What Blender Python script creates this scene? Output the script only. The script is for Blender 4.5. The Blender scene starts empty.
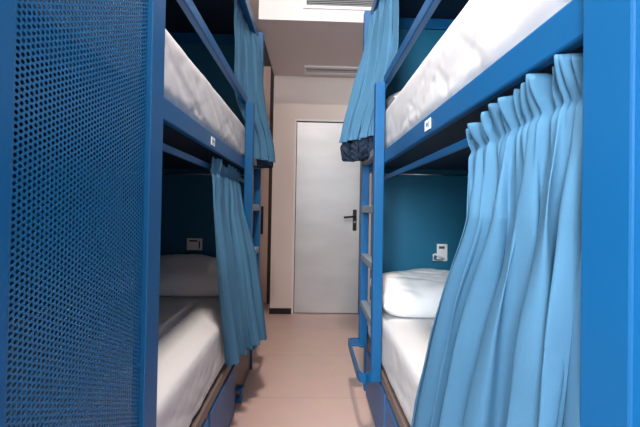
import bpy, bmesh, math, random
from mathutils import Vector, Matrix, noise

PI = math.pi
scene = bpy.context.scene
COL = scene.collection

# ------------------------------------------------------------------ materials
def srgb(r, g, b):
    def f(c):
        c /= 255.0
        return c / 12.92 if c <= 0.04045 else ((c + 0.055) / 1.055) ** 2.4
    return (f(r), f(g), f(b), 1.0)

def material(name, col, rough=0.5, metal=0.0, var=0.0, scale=6.0, bump=0.0, bscale=40.0,
             stretch=(1, 1, 1), spec=0.5, sheen=0.0, col2=None, coat=0.0):
    m = bpy.data.materials.new(name)
    m.use_nodes = True
    nt = m.node_tree
    N, L = nt.nodes, nt.links
    b = N['Principled BSDF']
    b.inputs['Base Color'].default_value = col
    b.inputs['Roughness'].default_value = rough
    b.inputs['Metallic'].default_value = metal
    b.inputs['Specular IOR Level'].default_value = spec
    b.inputs['Sheen Weight'].default_value = sheen
    b.inputs['Coat Weight'].default_value = coat
    tc = N.new('ShaderNodeTexCoord')
    mp = N.new('ShaderNodeMapping')
    mp.inputs['Scale'].default_value = stretch
    L.new(tc.outputs['Object'], mp.inputs['Vector'])
    if var > 0 or col2 is not None:
        nz = N.new('ShaderNodeTexNoise')
        nz.inputs['Scale'].default_value = scale
        nz.inputs['Detail'].default_value = 5
        L.new(mp.outputs['Vector'], nz.inputs['Vector'])
        rp = N.new('ShaderNodeValToRGB')
        c2 = col2 or tuple(min(1, c * (1 + var)) for c in col[:3]) + (1,)
        c1 = col if col2 else tuple(c * (1 - var) for c in col[:3]) + (1,)
        rp.color_ramp.elements[0].position = 0.3
        rp.color_ramp.elements[1].position = 0.7
        rp.color_ramp.elements[0].color = c1
        rp.color_ramp.elements[1].color = c2
        L.new(nz.outputs['Fac'], rp.inputs['Fac'])
        L.new(rp.outputs['Color'], b.inputs['Base Color'])
    if bump > 0:
        nb = N.new('ShaderNodeTexNoise')
        nb.inputs['Scale'].default_value = bscale
        nb.inputs['Detail'].default_value = 4
        L.new(mp.outputs['Vector'], nb.inputs['Vector'])
        bp = N.new('ShaderNodeBump')
        bp.inputs['Strength'].default_value = bump
        bp.inputs['Distance'].default_value = 0.004
        L.new(nb.outputs['Fac'], bp.inputs['Height'])
        L.new(bp.outputs['Normal'], b.inputs['Normal'])
    return m

M = {}
M['blue'] = material('blue painted steel', srgb(14, 86, 138), 0.40, spec=0.35, var=0.04, scale=3, bump=0.05, bscale=180)
M['perf'] = material('perforated blue steel', srgb(20, 90, 138), 0.34, spec=0.5)
M['navy'] = material('dark navy board', srgb(12, 30, 52), 0.6, var=0.1)
M['teal'] = material('teal laminate board', srgb(20, 100, 132), 0.5, var=0.05, scale=2)
M['drawer'] = material('slate blue drawer board', srgb(44, 90, 140), 0.5, var=0.06, scale=4)
M['board'] = material('grey brown board', srgb(112, 98, 92), 0.55, var=0.12, scale=6, stretch=(1, .2, 6))
M['tread'] = material('grey ladder tread', srgb(128, 140, 150), 0.5, var=0.08, bump=0.1, bscale=300)
M['curtain'] = material('dusty blue curtain cloth', srgb(70, 114, 145), 0.85, var=0.04, scale=3, bump=0.12, bscale=700, spec=0.1)
M['sheet'] = material('white cotton sheet', srgb(207, 208, 210), 0.85, var=0.01, scale=3, bump=0.45, bscale=9, spec=0.15)
M['pillow'] = material('white pillow cotton', srgb(234, 236, 238), 0.85, var=0.01, scale=3, bump=0.3, bscale=16, spec=0.15)
M['steel'] = material('bright steel', srgb(190, 190, 190), 0.3, metal=1.0)
M['white'] = material('white plastic', srgb(238, 239, 238), 0.4)
M['label'] = material('white tag', srgb(240, 244, 246), 0.5)
M['ink'] = material('grey blue printing', srgb(110, 140, 165), 0.6)
M['black'] = material('black metal', srgb(16, 16, 18), 0.4)
M['slot'] = material('dark slot', srgb(70, 74, 78), 0.6)
M['door'] = material('grey metal door leaf', srgb(200, 203, 207), 0.40, metal=0.25, var=0.07, scale=2.2, bump=0.04, bscale=60, stretch=(1, 1, 2.6))
M['frame'] = material('pale door frame', srgb(228, 225, 222), 0.5)
M['wall'] = material('off white plaster', srgb(222, 211, 206), 0.85, var=0.02, scale=3, bump=0.08, bscale=120)
M['soffit'] = material('bulkhead plaster', srgb(232, 223, 222), 0.85, var=0.015, scale=2)
M['ceil'] = material('ceiling plaster', srgb(228, 222, 218), 0.9, var=0.015)
M['skirt'] = material('black skirting tile', srgb(22, 22, 22), 0.35)
M['wood'] = material('brown wardrobe veneer', srgb(200, 172, 160), 0.5, var=0.06, scale=5, stretch=(6, 6, .5))
M['trim_shade'] = material('dark wardrobe trim and painted shade', srgb(52, 40, 38), 0.6, var=0.1)  # dark trim colour, also used to paint in the shade above the wardrobe
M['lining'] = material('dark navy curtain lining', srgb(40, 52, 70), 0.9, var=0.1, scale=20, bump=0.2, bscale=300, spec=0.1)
M['glass'] = material('grille grey', srgb(168, 170, 172), 0.45)

def floor_material():
    m = bpy.data.materials.new('pinkish vinyl tile')
    m.use_nodes = True
    nt = m.node_tree; N, L = nt.nodes, nt.links
    b = N['Principled BSDF']
    tc = N.new('ShaderNodeTexCoord')
    mp = N.new('ShaderNodeMapping')
    mp.inputs['Location'].default_value = (1.2, -0.25, 0)
    L.new(tc.outputs['Object'], mp.inputs['Vector'])
    br = N.new('ShaderNodeTexBrick')
    br.offset = 0.0
    br.inputs['Scale'].default_value = 1.0
    br.inputs['Brick Width'].default_value = 2.4
    br.inputs['Row Height'].default_value = 0.6
    br.inputs['Mortar Size'].default_value = 0.003
    br.inputs['Mortar Smooth'].default_value = 0.4
    br.inputs['Color1'].default_value = srgb(208, 180, 171)
    br.inputs['Color2'].default_value = srgb(210, 181, 171)
    br.inputs['Mortar'].default_value = srgb(182, 154, 145)
    L.new(mp.outputs['Vector'], br.inputs['Vector'])
    nz = N.new('ShaderNodeTexNoise')
    nz.inputs['Scale'].default_value = 7
    nz.inputs['Detail'].default_value = 6
    L.new(tc.outputs['Object'], nz.inputs['Vector'])
    mx = N.new('ShaderNodeMix'); mx.data_type = 'RGBA'; mx.blend_type = 'MULTIPLY'
    mx.inputs['Factor'].default_value = 0.16
    L.new(br.outputs['Color'], mx.inputs['A'])
    L.new(nz.outputs['Color'], mx.inputs['B'])
    L.new(mx.outputs['Result'], b.inputs['Base Color'])
    b.inputs['Roughness'].default_value = 0.34
    b.inputs['Specular IOR Level'].default_value = 0.4
    bp = N.new('ShaderNodeBump'); bp.inputs['Strength'].default_value = 0.15; bp.inputs['Distance'].default_value = 0.002
    L.new(br.outputs['Fac'], bp.inputs['Height']); bp.invert = True
    L.new(bp.outputs['Normal'], b.inputs['Normal'])
    return m
M['floor'] = floor_material()

# ------------------------------------------------------------------ builders
def add_box(bm, x0, x1, y0, y1, z0, z1, bev=0.0, seg=2):
    xs, ys, zs = sorted((x0, x1)), sorted((y0, y1)), sorted((z0, z1))
    v = [bm.verts.new((x, y, z)) for z in zs for y in ys for x in xs]
    f = []
    for q in ((0, 2, 3, 1), (4, 5, 7, 6), (0, 1, 5, 4), (2, 6, 7, 3), (0, 4, 6, 2), (1, 3, 7, 5)):
        f.append(bm.faces.new([v[i] for i in q]))
    if bev > 0:
        ed = list({e for fa in f for e in fa.edges})
        bmesh.ops.bevel(bm, geom=ed, offset=bev, segments=seg, profile=0.5, affect='EDGES', clamp_overlap=True)

def add_tube(bm, pts, r, seg=10, closed=False):
    pts = [Vector(p) for p in pts]
    rings = []
    n = len(pts)
    up = Vector((0.13, 0.21, 0.97)).normalized()
    for i, p in enumerate(pts):
        if closed:
            d = pts[(i + 1) % n] - pts[i - 1]
        else:
            d = pts[min(i + 1, n - 1)] - pts[max(i - 1, 0)]
        d.normalize()
        a = d.cross(up)
        if a.length < 1e-4:
            a = d.cross(Vector((1, 0, 0)))
        a.normalize()
        b = d.cross(a).normalized()
        rings.append([bm.verts.new(p + (a * math.cos(2 * PI * k / seg) + b * math.sin(2 * PI * k / seg)) * r) for k in range(seg)])
    for i in range(n if closed else n - 1):
        A, B = rings[i], rings[(i + 1) % n]
        for k in range(seg):
            bm.faces.new((A[k], A[(k + 1) % seg], B[(k + 1) % seg], B[k]))
    if not closed:
        bm.faces.new(list(reversed(rings[0])))
        bm.faces.new(rings[-1])

def add_sweep(bm, path, w, h):
    """flat bar of height h (z) and thickness w swept along a horizontal path"""
    pts = [Vector(p) for p in path]
    rings = []
    for i, p in enumerate(pts):
        d = pts[min(i + 1, len(pts) - 1)] - pts[max(i - 1, 0)]
        d.normalize()
        nrm = Vector((d.y, -d.x, 0)).normalized() * (w / 2)
        u = Vector((0, 0, h / 2))
        rings.append([bm.verts.new(q) for q in (p + nrm + u, p - nrm + u, p - nrm - u, p + nrm - u)])
    for A, B in zip(rings[:-1], rings[1:]):
        for k in range(4):
            bm.faces.new((A[k], A[(k + 1) % 4], B[(k + 1) % 4], B[k]))
    bm.faces.new(list(reversed(rings[0]))); bm.faces.new(rings[-1])

def finish(name, mesh, mat, parent=None, smooth=False):
    o = bpy.data.objects.new(name, mesh)
    COL.objects.link(o)
    if mat is not None:
        mesh.materials.append(mat)
    if smooth:
        for p in mesh.polygons:
            p.use_smooth = True
    if parent is not None:
        root = parent
        while root.parent:
            root = root.parent
        off = root.location.copy()
        mesh.transform(Matrix.Translation(-off))
        o.parent = parent
    return o

def obj(name, bm, mat, parent=None, smooth=False):
    me = bpy.data.meshes.new(name)
    bmesh.ops.recalc_face_normals(bm, faces=bm.faces)
    bm.to_mesh(me); bm.free()
    return finish(name, me, mat, parent, smooth)

def box(name, mat, parent, x0, x1, y0, y1, z0, z1, bev=0.003):
    bm = bmesh.new()
    add_box(bm, x0, x1, y0, y1, z0, z1, bev)
    return obj(name, bm, mat, parent)

def tag(o, label, cat, group=None):
    o['label'] = label; o['category'] = cat
    if group: o['group'] = group
    return o

def thing(name, loc, label, cat, group=None):
    o = bpy.data.objects.new(name, None)
    o.empty_display_size = 0.1
    COL.objects.link(o)
    o.location = loc
    return tag(o, label, cat, group)

def struct(name, bm, mat):
    o = obj(name, bm, mat)
    o['kind'] = 'structure'
    return o

def sbox(name, mat, *c, bev=0.0):
    bm = bmesh.new(); add_box(bm, *c, bev)
    return struct(name, bm, mat)

# ------------------------------------------------------------------ the room
XL, XR = -1.40, 1.33          # side walls
YB, YW = -1.7, 3.68           # window wall behind, entrance door wall
ZC = 3.25                     # ceiling
SOF_Y, SOF_Z = 2.59, 2.573    # dropped bulkhead over the entry
COR = -0.425                  # left end of the door wall
YF = 4.72

sbox('floor', M['floor'], XL, XR, YB, YF, -0.1, 0)
sbox('ceiling', M['ceil'], XL, XR, YB, YF, ZC, ZC + 0.1)
sbox('wall_left', M['wall'], XL - 0.1, XL, YB - 0.1, YF + 0.1, -0.1, ZC + 0.1)
sbox('wall_right', M['wall'], XR, XR + 0.1, YB - 0.1, YF + 0.1, -0.1, ZC + 0.1)
sbox('wall_far', M['trim_shade'], XL, COR, YF, YF + 0.1, 0, ZC)  # dark colour stands for the shade on the wall above the wardrobe

# dropped bulkhead: hollow box with opening for nothing, front face carries the air grille
sbox('wall_bulkhead', M['soffit'], COR, XR, SOF_Y, YW, SOF_Z, ZC)

# door wall with a doorway
DX0, DX1, DZ = -0.172, 0.535, 2.085
bm = bmesh.new()
add_box(bm, COR, DX0 - 0.02, YW, YW + 0.12, 0, SOF_Z)
add_box(bm, DX1 + 0.02, XR, YW, YW + 0.12, 0, SOF_Z)
add_box(bm, DX0 - 0.02, DX1 + 0.02, YW, YW + 0.12, DZ + 0.02, SOF_Z)
add_box(bm, COR, COR + 0.12, YW + 0.12, YF, 0, ZC)
add_box(bm, COR + 0.12, XR, YW + 0.12, YW + 0.14, 0, ZC)
struct('wall_front', bm, M['wall'])

d = sbox('door_1', M['door'], DX0 + 0.005, DX1 - 0.005, YW + 0.022, YW + 0.062, 0.008, DZ - 0.005, bev=0.002)
bm = bmesh.new()
for a, b_ in ((DX0 - 0.02, DX0), (DX1, DX1 + 0.02)):
    add_box(bm, a, b_, YW - 0.008, YW + 0.1, 0, DZ + 0.02, 0.002)
add_box(bm, DX0, DX1, YW - 0.008, YW + 0.1, DZ, DZ + 0.02, 0.002)
fr = obj('door_frame', bm, M['frame'], d)
bm = bmesh.new()
for a, b_ in ((DX0, DX0 + 0.006), (DX1 - 0.006, DX1)):
    add_box(bm, a, b_, YW + 0.012, YW + 0.02, 0, DZ)
add_box(bm, DX0, DX1, YW + 0.012, YW + 0.02, DZ - 0.006, DZ)
obj('door_seal', bm, M['black'], d)
hx = 0.478
hp = box('door_handle', M['black'], d, hx - 0.021, hx + 0.021, YW + 0.012, YW + 0.0225, 0.905, 1.135, 0.006)
hp['label'] = 'black lever handle on a long backplate'
bm = bmesh.new()
add_tube(bm, [(hx, YW + 0.02, 1.062), (hx, YW - 0.035, 1.062), (hx - 0.015, YW - 0.045, 1.061), (hx - 0.06, YW - 0.045, 1.056), (hx - 0.125, YW - 0.042, 1.05)], 0.0105, 12)
obj('lever', bm, M['black'], hp, True)
bm = bmesh.new()
add_tube(bm, [(hx, YW + 0.02, 1.0), (hx, YW + 0.004, 1.0)], 0.011, 14)
obj('lock_cylinder', bm, M['steel'], hp)

bm = bmesh.new()
add_box(bm, COR - 0.005, DX0 - 0.022, YW - 0.012, YW, 0, 0.062, 0.002)
add_box(bm, DX1 + 0.022, XR, YW - 0.012, YW, 0, 0.062, 0.002)
struct('baseboard_front', bm, M['skirt'])

# window wall behind the camera, daylight comes through its window
WX0, WX1, WZ0, WZ1 = -1.32, -0.36, 1.20, 2.80
bm = bmesh.new()
add_box(bm, XL, WX0, YB - 0.1, YB, 0, ZC)
add_box(bm, WX1, XR, YB - 0.1, YB, 0, ZC)
add_box(bm, WX0, WX1, YB - 0.1, YB, 0, WZ0)
add_box(bm, WX0, WX1, YB - 0.1, YB, WZ1, ZC)
struct('wall_back', bm, M['wall'])
bm = bmesh.new()
for a, b_ in ((WX0, WX0 + 0.05), (WX1 - 0.05, WX1)):
    add_box(bm, a, b_, YB - 0.09, YB - 0.03, WZ0, WZ1, 0.003)
for a, b_ in ((WZ0, WZ0 + 0.05), (WZ1 - 0.05, WZ1)):
    add_box(bm, WX0 + 0.05, WX1 - 0.05, YB - 0.09, YB - 0.03, a, b_, 0.003)
struct('window_1', bm, M['white'])

# ------------------------------------------------------------------ ventilation
g = thing('air_conditioning_grille', (0.25, SOF_Y, 2.66), 'white framed air conditioning grille high on the front of the dropped bulkhead', 'air vent')
gx0, gx1, gz0, gz1 = -0.088, 0.60, 2.664, 2.90
bm = bmesh.new()
add_box(bm, gx0, gx1, SOF_Y - 0.014, SOF_Y, gz0, gz0 + 0.024, 0.003)
add_box(bm, gx0, gx1, SOF_Y - 0.014, SOF_Y, gz1 - 0.024, gz1, 0.003)
add_box(bm, gx0, gx0 + 0.026, SOF_Y - 0.014, SOF_Y, gz0 + 0.024, gz1 - 0.024, 0.003)
add_box(bm, gx1 - 0.026, gx1, SOF_Y - 0.014, SOF_Y, gz0 + 0.024, gz1 - 0.024, 0.003)
obj('frame', bm, M['white'], g)
box('backing', M['slot'], g, gx0 + 0.02, gx1 - 0.02, SOF_Y - 0.003, SOF_Y, gz0 + 0.02, gz1 - 0.02, 0)
n = 13
for i in range(n):
    z = gz0 + 0.034 + i * (gz1 - gz0 - 0.068) / (n - 1)
    bm = bmesh.new()
    v = [bm.verts.new(c) for c in ((gx0 + 0.026, SOF_Y - 0.012, z - 0.006), (gx1 - 0.026, SOF_Y - 0.012, z - 0.006), (gx1 - 0.026, SOF_Y - 0.003, z + 0.004), (gx0 + 0.026, SOF_Y - 0.003, z + 0.004),
                                   (gx0 + 0.026, SOF_Y - 0.012, z - 0.004), (gx1 - 0.026, SOF_Y - 0.012, z - 0.004), (gx1 - 0.026, SOF_Y - 0.003, z + 0.006), (gx0 + 0.026, SOF_Y - 0.003, z + 0.006))]
    for q in ((0, 1, 2, 3), (4, 7, 6, 5), (0, 4, 5, 1), (3, 2, 6, 7), (0, 3, 7, 4), (1, 5, 6, 2)):
        bm.faces.new([v[k] for k in q])
    obj('louvre', bm, M['glass'], g)

sv = thing('slot_diffuser', (0.2, 3.5, SOF_Z), 'narrow pale slot vent in the underside of the bulkhead above the door', 'air vent')
bm = bmesh.new()
vx0, vx1, vy0, vy1 = -0.094, 0.52, 3.40, 3.60
zt = SOF_Z
add_box(bm, vx0, vx1, vy0, vy0 + 0.045, zt - 0.012, zt, 0.003)
add_box(bm, vx0, vx1, vy1 - 0.045, vy1, zt - 0.012, zt, 0.003)
add_box(bm, vx0, vx0 + 0.02, vy0 + 0.045, vy1 - 0.045, zt - 0.012, zt, 0.003)
add_box(bm, vx1 - 0.02, vx1, vy0 + 0.045, vy1 - 0.045, zt - 0.012, zt, 0.003)
obj('frame', bm, M['white'], sv)
M['duct'] = material('pale duct grey', srgb(214, 214, 216), 0.5)
box('slot_blade', M['glass'], sv, vx0 + 0.02, vx1 - 0.02, vy0 + 0.075, vy0 + 0.10, zt - 0.011, zt, 0.002)
box('slot_opening', M['duct'], sv, vx0 + 0.02, vx1 - 0.02, vy0 + 0.045, vy1 - 0.045, zt - 0.003, zt, 0)

# ------------------------------------------------------------------ wardrobe in the recess left of the door wall
wy = 4.04
w = thing('wardrobe', (-0.95, wy + 0.3, 0), 'tall brown wardrobe with black pull handle in the recess beyond the left bunk', 'wardrobe')
bm = bmesh.new()
add_box(bm, XL + 0.01, COR - 0.015, wy + 0.02, YF - 0.01, 0.0, 3.2)  # rises past the doors as a dark panel standing in for shade
obj('carcass', bm, M['trim_shade'], w)
for a, b_ in ((-1.39, -0.955), (-0.95, -0.508)):
    dr = box('door', M['wood'], w, a, b_, wy, wy + 0.02, 0.008, 2.82, 0.002)
    hx2 = b_ - 0.072 if b_ > -0.9 else a + 0.072
    box('handle', M['black'], dr, hx2 - 0.018, hx2 + 0.018, wy - 0.022, wy, 0.83, 1.155, 0.004)

# ------------------------------------------------------------------ perforated sheet (shared by both bunks)
def perforated_mesh(width, height, p, r, th):
    verts, faces = [], []
    cs = p * 0.8660254
    nc, nr = int(width / cs), int(height / p)
    R = p / math.sqrt(3)
    outer = []
    for k in range(6):
        a0, a1 = k * PI / 3, (k + 1) * PI / 3
        A = (R * math.cos(a0), R * math.sin(a0)); B = (R * math.cos(a1), R * math.sin(a1))
        outer += [A, ((A[0] + B[0]) / 2, (A[1] + B[1]) / 2)]
    inner = [(r * math.cos(k * PI / 6), r * math.sin(k * PI / 6)) for k in range(12)]
    for i in range(nc):
        cy = (i + 0.5) * cs
        for j in range(nr):
            cz = (j + (0.25 if i % 2 else 0.75)) * p
            b = len(verts)
            verts += [(0, cy + u, cz + v) for u, v in outer]
            verts += [(0, cy + u, cz + v) for u, v in inner]
            verts += [(-th, cy + u, cz + v) for u, v in inner]
            for k in range(12):
                k2 = (k + 1) % 12
                faces.append((b + k, b + k2, b + 12 + k2, b + 12 + k))
                faces.append((b + 12 + k, b + 12 + k2, b + 24 + k2, b + 24 + k))
    me = bpy.data.meshes.new('perforated_sheet')
    me.from_pydata(verts, [], faces)
    me.materials.append(M['perf'])
    return me
PERF = perforated_mesh(0.375, 1.72, 0.0095, 0.0032, 0.0012)

# ------------------------------------------------------------------ bunk bed
BW = 0.93                     # bed width

def make_bunk(s, a, near, far, lad0, lad1, px, zr0, zr1, label, drawers, rodx, plateY, socket, lad_w):
    """s = -1 left / +1 right; a = distance of the bed face from the aisle axis"""
    X = lambda u: s * (a + u)          # u grows into the bed
    cy = (near + far) / 2
    t = thing('bunk_bed', (X(BW / 2), cy, 0), label, 'bunk bed', 'facing bunk beds along the aisle')
    blue = M['blue']
    # end stiles of the perforated guard: near, far
    p0, p1 = near + 0.086, near + 0.455
    st_a = box('post', blue, t, X(-0.012), X(0.02), near, p0, 0, 2.34, 0.003)
    st_b = box('post', blue, t, X(-0.012), X(0.02), p1, p1 + 0.068, 0, 2.34, 0.003)
    # perforated panel
    pm = finish('perforated_panel', PERF, None, None)
    pm.parent = t
    pm.rotation_euler = (0, 0, 0)
    if s < 0:
        pm.location = Vector((X(0.0), p0 - 0.004, 0.40)) - t.location
    else:
        pm.rotation_euler = (0, 0, PI)
        pm.location = Vector((X(0.0), p1 + 0.004, 0.40)) - t.location
    box('panel_frame', blue, t, X(-0.004), X(0.01), p0, p1, 0.02, 0.412, 0.003)
    box('panel_frame', blue, t, X(-0.004), X(0.01), p0, p1, 2.105, 2.34, 0.003)
    # upper bunk: rails and platform
    yb = p1 + 0.068
    box('side_rail', blue, t, X(0), X(0.022), yb, far, zr0, zr1, 0.004)
    box('side_rail', blue, t, X(0.03), X(0.05), near, yb, zr0, zr1, 0.004)
    box('side_rail', blue, t, X(BW - 0.025), X(BW), near, far, zr0, zr1, 0.004)
    pl = box('upper_platform', M['navy'], t, X(0.055), X(BW - 0.03), near + 0.03, far - 0.04, zr1 - 0.03, zr1 - 0.004, 0)
    # guard rail from stile to ladder
    box('guard_rail', blue, t, X(-0.0), X(0.026), yb, lad0 + 0.046, 1.755, 1.80, 0.004)
    # top frame
    box('top_rail', blue, t, X(-0.012), X(0.02), yb, lad1 - 0.001, 2.275, 2.34, 0.004)
    box('top_rail', blue, t, X(0.02), X(BW), far - 0.04, far, 2.275, 2.34, 0.004)
    box('canopy_board', M['navy'], t, X(0.022), X(BW), near, far - 0.002, 2.342, 2.36, 0)
    # headboard and foot end panel
    box('headboard', M['teal'], t, X(0.03), X(BW), far - 0.03, far, 0.30, zr0 - 0.0, 0.002)
    box('headboard', M['teal'], t, X(0.03), X(BW), far - 0.03, far, zr0, 2.274, 0.002)
    box('post', blue, t, X(BW - 0.045), X(BW), near, near + 0.045, 0.0, 2.34, 0.003)
    box('end_panel', blue, t, X(0.021), X(BW - 0.045), near + 0.004, near + 0.024, 0.02, 2.34, 0.002)
    box('back_board', M['teal'], t, X(BW - 0.02), X(BW), near + 0.046, far - 0.03, 0.62, zr0, 0)
    box('back_board', M['teal'], t, X(BW - 0.02), X(BW), near + 0.046, far - 0.03, zr1, 2.34, 0)
    # thin steel rod across the far end under the upper bunk
    bm = bmesh.new()
    add_tube(bm, [(X(0.03), far - 0.05, zr0 - 0.004), (X(BW - 0.03), far - 0.05, zr0 - 0.004)], 0.0045, 10)
    rod = obj('end_rod', bm, M['steel'], t, True)
    bm = bmesh.new()
    add_box(bm, X(0.16), X(0.18), far - 0.057, far - 0.043, zr0 - 0.02, zr0 + 0.004, 0.002)
    obj('rod_clip', bm, M['black'], rod)
    # curtain rod below the side rail
    bm = bmesh.new()
    z = zr0 - 0.055
    add_box(bm, s * (rodx + 0.018), s * (rodx + 0.028), p1 + 0.07, far - 0.03, z - 0.012, z + 0.012, 0.004)
    obj('curtain_rod', bm, blue, t)
    bm = bmesh.new()
    add_box(bm, X(0.03), X(0.044), p1 + 0.05, far - 0.05, 2.30, 2.322, 0.004)
    obj('curtain_rod', bm, blue, t)
    # storage base
    bm = bmesh.new()
    add_box(bm, X(0.012), X(BW - 0.05), near + 0.026, far, 0.0, 0.30, 0.003)
    obj('storage_base', bm, M['board'], t)
    box('mattress_board', M['board'], t, X(0.004), X(BW - 0.05), near + 0.026, far, 0.30, 0.345, 0.004)
    for (y0, y1) in drawers:
        dr = box('drawer', M['drawer'], t, X(0.0), X(0.013), y0, y1, 0.018, 0.285, 0.003)
    if s < 0:
        bm = bmesh.new()
        y1 = far - 0.40
        add_box(bm, X(-0.022), X(0.012), y1 - 0.075, y1 - 0.03, 0.03, 0.06, 0.006)
        add_box(bm, X(-0.03), X(0.012), y1 - 0.08, y1 - 0.025, 0.098, 0.114, 0.005)
        add_tube(bm, [(X(-0.010), y1 - 0.066, 0.05), (X(-0.018), y1 - 0.066, 0.105)], 0.006, 8)
        add_tube(bm, [(X(-0.010), y1 - 0.038, 0.05), (X(-0.018), y1 - 0.038, 0.105)], 0.006, 8)
        obj('floor_bracket', bm, blue, t)
    # end leg
    box('leg', blue, t, X(0.0), X(0.04), far - 0.012, far + 0.02, 0, 0.40, 0.003)
    # ladder
    pw = 0.046
    bm = bmesh.new()
    add_box(bm, X(-lad_w), X(0.0), lad0, lad0 + pw, 0.305, 1.754, 0.004)
    add_box(bm, X(-lad_w), X(0.0), lad1, lad1 + pw, 0.305, 2.34, 0.004)
    lad = obj('ladder', bm, blue, t)
    for z in (0.57, 0.85, 1.135, 1.42):
        box('rung', M['tread'], lad, X(-lad_w + 0.002), X(-0.004), lad0 + pw, lad1, z - 0.02, z + 0.02, 0.004)
    # bottom step: flat band bowing out into the aisle
    xo = a - lad_w - (0.058 if s > 0 else 0.034)
    path = [(s * (a - 0.005), lad0 + 0.02), (s * (a - lad_w - 0.01), lad0 + 0.01), (s * (xo + 0.028), lad0 - 0.004), (s * (xo + 0.008), lad0 + 0.008), (s * xo, lad0 + 0.04),
            (s * xo, lad0 + 0.2), (s * xo, lad1 - 0.0), (s * xo, lad1 + 0.035), (s * (xo + 0.03), lad1 + 0.04), (s * (a - 0.005), lad1 + 0.04)]
    bm = bmesh.new()
    add_sweep(bm, [(x, y, 0.327) for x, y in path], 0.012, 0.043)
    add_box(bm, s * (xo + 0.006), s * (a - lad_w + 0.02), lad1 - 0.06, lad1 + 0.03, 0.336, 0.346, 0.002)
    obj('foot_step', bm, blue, lad)
    # small printed tag on the side rail
    zc = (zr0 + zr1) / 2
    tg = box('bed_number_plate', M['label'], t, X(-0.002), X(0.0), plateY - 0.024, plateY + 0.024, zc - 0.016, zc + 0.016, 0)
    tg['label'] = 'small white printed tag'
    bm = bmesh.new()
    add_box(bm, X(-0.0028), X(-0.002), plateY - 0.006, plateY + 0.012, zc - 0.004, zc + 0.006)
    add_box(bm, X(-0.0028), X(-0.002), plateY - 0.015, plateY - 0.010, zc - 0.009, zc + 0.008)
    obj('print_mark', bm, M['ink'], tg)
    # power socket on the headboard
    sx, sz, sw, sh, kind = socket
    yf = far - 0.03
    sk = box('power_socket', M['white'], t, sx - sw / 2, sx + sw / 2, yf - 0.012, yf, sz - sh / 2, sz + sh / 2, 0.004)
    sk['label'] = 'white wall socket on the headboard'
    bm = bmesh.new()
    add_box(bm, sx - sw * 0.33, sx + sw * 0.2, yf - 0.0135, yf - 0.011, sz + sh * 0.22, sz + sh * 0.36)
    obj('socket_slot', bm, M['slot'], sk)
    if kind == 'lamp':
        bm = bmesh.new()
        add_tube(bm, [(sx - sw * 0.05 , yf - 0.02, sz - sh * 0.44), (sx - sw * 0.95, yf - 0.026, sz - sh * 0.40), (sx - sw * 0.92, yf - 0.026, sz - sh * 0.1), (sx - sw * 0.75, yf - 0.026, sz - sh * 0.08), (sx + sw * 0.1, yf - 0.02, sz - sh * 0.36)], 0.007, 8)
        obj('charging_cable', bm, M['white'], sk, True)
    else:
        bm = bmesh.new()
        add_box(bm, sx + sw * 0.3, sx + sw * 0.38, yf - 0.0135, yf - 0.011, sz - sh * 0.36, sz + sh * 0.3)
        obj('switch', bm, M['slot'], sk)
    return t

A_L, A_R = 0.395, 0.35
NL, FL = 0.36, 2.41
NR, FR = -0.105, 2.14
ZR0, ZR1 = 1.362, 1.423
BL = make_bunk(-1, A_L, NL, FL, 2.0, 2.33, None, ZR0, ZR1,
               'blue steel bunk bed left of the aisle, perforated panel close to the camera', [(0.40, 0.88), (0.92, 1.38), (1.415, 1.86)], 0.42, 1.36, (-0.800, 0.875, 0.105, 0.082, 'switch'), 0.047)
BR = make_bunk(1, A_R, NR, FR, 1.63, 2.04, None, ZR0, ZR1,
               'brighter blue steel bunk bed right of the aisle, in front of the door handle', [(0.0, 0.48), (0.52, 1.0), (1.04, 1.52), (1.56, 2.06)], 0.372, 1.02, (0.822, 0.875, 0.066, 0.108, 'lamp'), 0.047)

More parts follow.
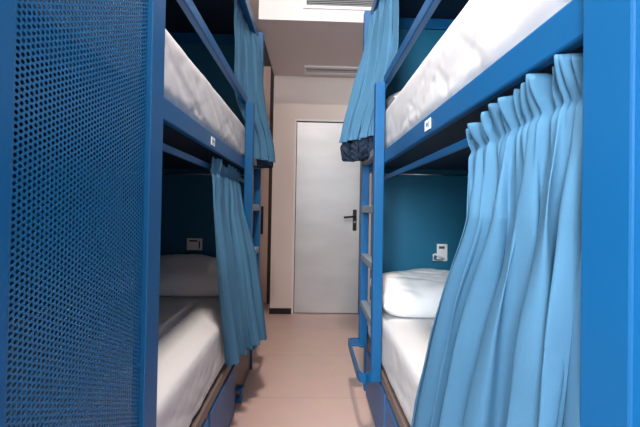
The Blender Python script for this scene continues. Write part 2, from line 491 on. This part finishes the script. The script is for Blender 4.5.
# ------------------------------------------------------------------ mattresses and pillows
def mattress(name, x0, x1, y0, y1, z0, z1, seed, label, wrinkle=0.006, sag=0.0):
    lx, ly, lz = abs(x1 - x0), y1 - y0, z1 - z0
    cx, cy = (x0 + x1) / 2, (y0 + y1) / 2
    bm = bmesh.new()
    nx, ny, nz = 20, 130, 14
    idx = {}
    def V(i, j, k):
        key = (i, j, k)
        if key in idx: return idx[key]
        u, v, w_ = i / nx * 2 - 1, j / ny * 2 - 1, k / nz * 2 - 1
        p = Vector((u * lx / 2, v * ly / 2, w_ * lz / 2))
        r = 0.045
        q = Vector((max(-lx / 2 + r, min(lx / 2 - r, p.x)), max(-ly / 2 + r, min(ly / 2 - r, p.y)), max(-lz / 2 + r, min(lz / 2 - r, p.z))))
        dd = p - q
        if dd.length > 1e-6:
            p = q + dd.normalized() * r
            nrm = dd.normalized()
        else:
            nrm = Vector((0, 0, 1))
        w = Vector((cx, cy, z0)) + p
        # long soft creases
        low = 1.25 - k / nz
        e = noise.noise(Vector((w.x * 5 + seed, w.y * 2.2, w.z * 9))) * wrinkle * 0.5 * low
        e += noise.noise(Vector((w.x * 14 + seed, (w.y + w.z * 0.8) * 9, w.z * 10 + seed))) * wrinkle * 0.5 * low
        c = abs(noise.noise(Vector(((w.y * 4.2 + w.z * 8.5), seed * 2.1 + w.z * 4, w.x * 2))))
        e -= max(0, 0.10 - c) * wrinkle * 8 * low
        c2 = abs(noise.noise(Vector(((w.y * 7.5 - w.z * 13), seed * 1.3 + w.z * 9, w.x * 5))))
        e -= max(0, 0.09 - c2) * wrinkle * 7 * low
        if k > 0:
            p = p + nrm * e
        idx[key] = bm.verts.new((cx + p.x, cy + p.y, (z0 + z1) / 2 + p.z))
        return idx[key]
    for i in range(nx):
        for j in range(ny):
            bm.faces.new((V(i, j, nz), V(i + 1, j, nz), V(i + 1, j + 1, nz), V(i, j + 1, nz)))
            bm.faces.new((V(i, j, 0), V(i, j + 1, 0), V(i + 1, j + 1, 0), V(i + 1, j, 0)))
    for k in range(nz):
        for i in range(nx):
            bm.faces.new((V(i, 0, k), V(i + 1, 0, k), V(i + 1, 0, k + 1), V(i, 0, k + 1)))
            bm.faces.new((V(i, ny, k), V(i, ny, k + 1), V(i + 1, ny, k + 1), V(i + 1, ny, k)))
        for j in range(ny):
            bm.faces.new((V(0, j, k), V(0, j, k + 1), V(0, j + 1, k + 1), V(0, j + 1, k)))
            bm.faces.new((V(nx, j, k), V(nx, j + 1, k), V(nx, j + 1, k + 1), V(nx, j, k + 1)))
    o = obj(name, bm, M['sheet'], None, True)
    sub = o.modifiers.new('sub', 'SUBSURF'); sub.levels = 1; sub.render_levels = 1
    return tag(o, label, 'mattress', 'sheeted mattresses on the bunk beds')

mattress('mattress', -A_L - 0.008, -A_L - BW + 0.03, NL + 0.03, FL - 0.035, 0.346, 0.60, 3.1, 'white sheeted mattress on the lower left bunk, lit along its front edge')
mattress('mattress', -A_L - 0.014, -A_L - BW + 0.03, NL + 0.03, FL - 0.045, 1.420, 1.65, 8.4, 'creased cream white mattress on the upper left bunk', 0.0065)
mattress('mattress', A_R + 0.008, A_R + BW - 0.03, NR + 0.03, FR - 0.035, 0.346, 0.60, 5.7, 'white sheeted mattress on the lower right bunk beside the ladder foot')
mattress('mattress', A_R + 0.014, A_R + BW - 0.03, NR + 0.03, FR - 0.045, 1.420, 1.66, 1.9, 'bright white mattress on the upper right bunk above the ruffled curtain', 0.007)

def pillow(cx, cy, zb, w, dpt, h, rise, seed, label):
    """rests on zb; 'rise' makes the back, propped against the headboard, thicker than the front"""
    nu, nv = 44, 34
    bm = bmesh.new()
    top, bot = {}, {}
    for i in range(nu + 1):
        for j in range(nv + 1):
            u, v = i / nu * 2 - 1, j / nv * 2 - 1
            k = max(0.0, (1 - abs(u) ** 3) * (1 - abs(v) ** 2.6)) ** 0.45
            x, y = u * w / 2, v * dpt / 2
            q = Vector((x * 6 + seed, y * 7, seed))
            wr = noise.noise(q) * 0.016 + noise.noise(q * 2.6) * 0.006
            wr -= max(0, 0.09 - abs(noise.noise(Vector((x * 5 + y * 9 + seed, y * 2, 3))))) * 0.09
            seam = 0.045 + 0.05 * (v + 1) / 2
            body = h * (1 + rise * v) - seam
            x += noise.noise(Vector((y * 22, seed, 1))) * 0.02 * abs(u) ** 5 * (1 if u > 0 else -1)
            z = seam + k * body + wr * min(1, k * 1.4)
            top[i, j] = bm.verts.new((cx + x, cy + y, zb + z))
            if max(abs(u), abs(v)) > 0.999:
                bot[i, j] = top[i, j]
            else:
                f = min(1.0, k / 0.55)
                bot[i, j] = bm.verts.new((cx + x * 0.985, cy + y * 0.985, zb + seam * (1 - f * f * (3 - 2 * f))))
    for i in range(nu):
        for j in range(nv):
            bm.faces.new((top[i, j], top[i + 1, j], top[i + 1, j + 1], top[i, j + 1]))
            f = (bot[i, j], bot[i, j + 1], bot[i + 1, j + 1], bot[i + 1, j])
            bm.faces.new(f)
    o = obj('pillow', bm, M['pillow'], None, True)
    sub = o.modifiers.new('sub', 'SUBSURF'); sub.levels = 1; sub.render_levels = 1
    return tag(o, label, 'pillow', 'white pillows on the bunk beds')

pillow(-A_L - 0.42, 2.18, 0.606, 0.74, 0.38, 0.188, 0.30, 2.2, 'white pillow in the shade of the lower left bunk under the socket')
pillow(A_R + 0.36, 1.865, 0.606, 0.70, 0.47, 0.185, 0.10, 6.3, 'plump bright white pillow on the lower right bunk below the socket')
pillow(-A_L - 0.45, 2.16, 1.659, 0.6, 0.36, 0.12, 0.1, 4.1, 'white pillow at the far end of the upper left bunk')
pillow(A_R + 0.37, 1.90, 1.669, 0.62, 0.36, 0.13, 0.1, 9.3, 'white pillow at the far end of the upper right bunk')

# ------------------------------------------------------------------ curtains
def catmull(p0, p1, p2, p3, t):
    return 0.5 * ((2 * p1) + (p2 - p0) * t + (2 * p0 - 5 * p1 + 4 * p2 - p3) * t * t + (3 * p1 - p0 - 3 * p2 + p3) * t ** 3)

def curve_at(pts, s):
    n = len(pts) - 1
    x = min(max(s, 0), 1) * n
    i = min(int(x), n - 1)
    t = x - i
    return catmull(pts[max(i - 1, 0)], pts[i], pts[i + 1], pts[min(i + 2, n)], t)

def curtain(rows, nf, seed, out, label, ns=280, nt=140, drift=0.05, mat='curtain', parent=None):
    """rows: (t, [points across], fold amplitude, ruffle amplitude)"""
    rnd = random.Random(seed)
    ph = [rnd.uniform(0, 2 * PI) for _ in range(6)]
    ts = [r[0] for r in rows]
    P = []
    def fold(s, t):
        q = s + drift * math.sin(3.1 * t + ph[0]) * math.sin(PI * s) + 0.035 * math.sin(2 * PI * (1.7 * s) + ph[1])
        x = 2 * PI * nf * q + 0.8 * noise.noise(Vector((s * nf * 0.9, t * 1.3, seed)))
        am = 0.62 + 0.55 * noise.noise(Vector((s * nf * 0.55, t * 0.9, seed + 7.7)))
        w = math.sin(x) + 0.28 * math.sin(2 * x + ph[2]) 
        return w * max(0.2, am)
    def ruffle(s, t):
        x = 2 * PI * nf * 2.7 * s + 60 * t * noise.noise(Vector((s * nf * 1.1, 2.5, seed))) + 2.4 * noise.noise(Vector((s * nf * 2, t * 8, seed + 3)))
        return math.sin(x) + 0.6 * noise.noise(Vector((s * nf * 3.1, t * 14, seed)))
    bm = bmesh.new()
    grid = []
    pre = []
    for k in range(nt + 1):
        t = k / nt * ts[-1]
        i = 0
        while i < len(ts) - 2 and t > ts[i + 1]: i += 1
        f = (t - ts[i]) / (ts[i + 1] - ts[i])
        i0, i3 = max(i - 1, 0), min(i + 2, len(rows) - 1)
        line = []
        fa = f * f * (3 - 2 * f)
        amp = rows[i][2] * (1 - fa) + rows[i + 1][2] * fa
        ruf = rows[i][3] * (1 - fa) + rows[i + 1][3] * fa
        cols = []
        for j in range(ns + 1):
            s = j / ns
            c = [curve_at([Vector(q) for q in rows[ii][1]], s) for ii in (i0, i, i + 1, i3)]
            if ts[i + 1] - ts[i] < 0.09:
                cols.append(c[1].lerp(c[2], f))
            else:
                cols.append(catmull(c[0], c[1], c[2], c[3], f) if rows[i0][0] < ts[i] - 0.09 or i0 == i else c[1].lerp(c[2], f * 0.999))
        for j in range(ns + 1):
            s = j / ns
            tg = cols[min(j + 4, ns)] - cols[max(j - 4, 0)]
            tg.z = 0
            tg.normalize()
            nr = Vector((tg.y, -tg.x, 0))
            if nr.dot(Vector(out)) < 0: nr = -nr
            env = min(1.0, 0.35 + s * 6, 0.35 + (1 - s) * 6)
            p = cols[j] + nr * env * (amp * fold(s, t) + ruf * ruffle(s, t))
            p += tg * (amp * 0.35 * math.cos(2 * PI * nf * s * 2 + ph[3]))
            if t < 0.05:
                p.z += (0.05 - t) / 0.05 * 0.018 * noise.noise(Vector((s * nf * 2.2, 5.5, seed)))
            p -= nr * 0.007 * math.exp(-((t - 0.05) / 0.010) ** 2)
            p += nr * 0.004 * noise.noise(Vector((s * nf * 1.5, t * 7, seed + 1)))
            line.append(bm.verts.new(p))
        grid.append(line)
    for k in range(nt):
        for j in range(ns):
            bm.faces.new((grid[k][j], grid[k][j + 1], grid[k + 1][j + 1], grid[k + 1][j]))
    o = obj('curtain' if parent is None else 'lining', bm, M[mat], parent, True)
    so = o.modifiers.new('thick', 'SOLIDIFY'); so.thickness = 0.0022; so.offset = 0
    if parent is not None:
        o['label'] = label
        return o
    return tag(o, label, 'curtain', 'blue curtains on the bunk beds')

# right lower: wide gathered curtain drawn to the near end
curtain([
    (0.00, [(0.392, 0.40, 1.358), (0.372, 0.47, 1.357), (0.371, 0.62, 1.346), (0.373, 0.785, 1.322)], 0.016, 0.018),
    (0.05, [(0.392, 0.40, 1.295), (0.366, 0.47, 1.293), (0.366, 0.62, 1.284), (0.370, 0.785, 1.270)], 0.005, 0.003),
    (0.20, [(0.385, 0.405, 1.12), (0.352, 0.47, 1.12), (0.350, 0.60, 1.12), (0.356, 0.755, 1.12)], 0.022, 0.0),
    (0.42, [(0.380, 0.405, 0.90), (0.338, 0.47, 0.90), (0.328, 0.64, 0.90), (0.333, 0.845, 0.90)], 0.032, 0.0),
    (0.75, [(0.338, 0.430, 0.55), (0.328, 0.50, 0.55), (0.315, 0.72, 0.55), (0.316, 0.985, 0.55)], 0.032, 0.0),
    (1.00, [(0.336, 0.432, 0.29), (0.325, 0.51, 0.29), (0.312, 0.75, 0.29), (0.312, 1.06, 0.29)], 0.033, 0.0),
], 8.0, 11, (-1, 0, 0), 'wide pale blue curtain gathered in ruffles at the near end of the lower right bunk')

# left lower: bunched toward the ladder
curtain([
    (0.00, [(-0.418, 1.43, 1.337), (-0.416, 1.71, 1.337), (-0.422, 1.975, 1.337)], 0.010, 0.006),
    (0.05, [(-0.416, 1.43, 1.280), (-0.414, 1.71, 1.280), (-0.420, 1.975, 1.280)], 0.008, 0.003),
    (0.25, [(-0.404, 1.43, 1.10), (-0.397, 1.695, 1.10), (-0.380, 1.945, 1.10)], 0.014, 0.0),
    (0.55, [(-0.385, 1.455, 0.83), (-0.358, 1.695, 0.83), (-0.305, 1.925, 0.83)], 0.024, 0.0),
    (1.00, [(-0.364, 1.56, 0.405), (-0.323, 1.76, 0.40), (-0.246, 1.945, 0.39)], 0.030, 0.0),
], 5.5, 23, (1, 0, 0), 'dark dusty blue curtain hanging before the ladder of the lower left bunk')

# left upper: bunch in the ladder gap
c_lu = curtain([
    (0.00, [(-0.428, 1.79, 2.325), (-0.428, 2.04, 2.325), (-0.425, 2.29, 2.325)], 0.012, 0.006),
    (0.06, [(-0.428, 1.79, 2.26), (-0.422, 2.04, 2.26), (-0.366, 2.265, 2.26)], 0.014, 0.003),
    (0.28, [(-0.430, 1.85, 2.04), (-0.405, 2.06, 2.04), (-0.346, 2.265, 2.04)], 0.018, 0.0),
    (0.55, [(-0.436, 1.93, 1.775), (-0.395, 2.09, 1.775), (-0.315, 2.26, 1.775)], 0.034, 0.0),
    (0.80, [(-0.380, 2.10, 1.58), (-0.335, 2.17, 1.58), (-0.268, 2.27, 1.58)], 0.028, 0.0),
    (0.95, [(-0.371, 2.105, 1.44), (-0.323, 2.185, 1.44), (-0.248, 2.28, 1.44)], 0.024, 0.003),
], 3.6, 31, (1, 0, 0), 'greyish curtain hanging beyond the guard rail of the upper left bunk', ns=200)

# right upper
c_ru = curtain([
    (0.00, [(0.385, 1.52, 2.325), (0.382, 1.75, 2.325), (0.378, 1.98, 2.325)], 0.012, 0.006),
    (0.06, [(0.380, 1.52, 2.26), (0.370, 1.75, 2.26), (0.330, 1.97, 2.26)], 0.014, 0.003),
    (0.28, [(0.388, 1.55, 2.06), (0.350, 1.78, 2.06), (0.296, 1.97, 2.06)], 0.018, 0.0),
    (0.55, [(0.388, 1.60, 1.85), (0.332, 1.80, 1.85), (0.245, 1.98, 1.85)], 0.034, 0.0),
    (0.80, [(0.334, 1.735, 1.64), (0.274, 1.84, 1.64), (0.190, 1.965, 1.64)], 0.028, 0.0),
    (0.95, [(0.318, 1.735, 1.515), (0.250, 1.84, 1.515), (0.160, 1.955, 1.515)], 0.024, 0.003),
], 3.6, 47, (-1, 0, 0), 'blue curtain hanging at the far end of the upper right bunk before the door', ns=200)

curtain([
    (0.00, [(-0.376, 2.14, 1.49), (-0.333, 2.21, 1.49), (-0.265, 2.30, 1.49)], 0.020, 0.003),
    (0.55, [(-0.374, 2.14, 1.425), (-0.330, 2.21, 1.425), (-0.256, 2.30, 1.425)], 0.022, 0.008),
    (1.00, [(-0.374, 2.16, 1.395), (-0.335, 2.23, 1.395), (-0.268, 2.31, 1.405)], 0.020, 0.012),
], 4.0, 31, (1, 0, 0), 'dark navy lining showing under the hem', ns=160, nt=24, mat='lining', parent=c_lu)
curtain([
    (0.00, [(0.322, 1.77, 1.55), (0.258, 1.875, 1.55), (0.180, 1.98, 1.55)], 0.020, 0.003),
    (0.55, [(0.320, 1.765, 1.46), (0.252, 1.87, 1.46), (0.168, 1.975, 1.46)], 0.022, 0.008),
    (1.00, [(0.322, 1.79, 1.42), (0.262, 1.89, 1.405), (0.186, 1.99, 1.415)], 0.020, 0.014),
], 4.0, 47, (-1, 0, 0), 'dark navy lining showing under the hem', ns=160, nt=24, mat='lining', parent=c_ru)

# ------------------------------------------------------------------ light
def area(name, loc, rot, sx, sy, power, col):
    l = bpy.data.lights.new(name, 'AREA')
    l.shape = 'RECTANGLE'; l.size = sx; l.size_y = sy
    l.energy = power; l.color = col
    o = bpy.data.objects.new(name, l); COL.objects.link(o)
    o.location = loc; o.rotation_euler = rot
    return o
area('window_daylight', ((WX0 + WX1) / 2, YB - 0.02, (WZ0 + WZ1) / 2), (-PI / 2, 0, PI), WX1 - WX0 - 0.1, WZ1 - WZ0 - 0.1, 108, (0.87, 0.95, 1.0))
area('ceiling_lamp_light', (-0.02, 0.30, ZC - 0.04), (0, 0, 0), 0.24, 0.24, 62, (1.0, 0.86, 0.76))

w_ = bpy.data.worlds.new('World'); scene.world = w_
w_.use_nodes = True
bg = w_.node_tree.nodes['Background']
bg.inputs['Color'].default_value = (0.75, 0.85, 1.0, 1)
bg.inputs['Strength'].default_value = 0.5

# ------------------------------------------------------------------ camera
cam = bpy.data.cameras.new('camera')
cam.sensor_width = 36.0
cam.lens = 340 / 640 * 36.0
cam.clip_start = 0.02
cam.shift_y = -7.6 / 640
co = bpy.data.objects.new('camera', cam); COL.objects.link(co)
R = Matrix.Rotation(math.radians(-1.5), 4, 'Z') @ Matrix.Rotation(math.radians(90.6), 4, 'X') @ Matrix.Rotation(math.radians(1.0), 4, 'Z')
co.matrix_world = Matrix.Translation((0, 0, 1.13)) @ R
scene.camera = co

scene.view_settings.view_transform = 'Standard'
scene.view_settings.look = 'None'
scene.view_settings.exposure = 0.52
scene.view_settings.gamma = 1.0
scene.view_settings.use_curve_mapping = False
try:
    scene.cycles.use_denoising = True
    scene.cycles.max_bounces = 10
    scene.cycles.diffuse_bounces = 6
except Exception:
    pass
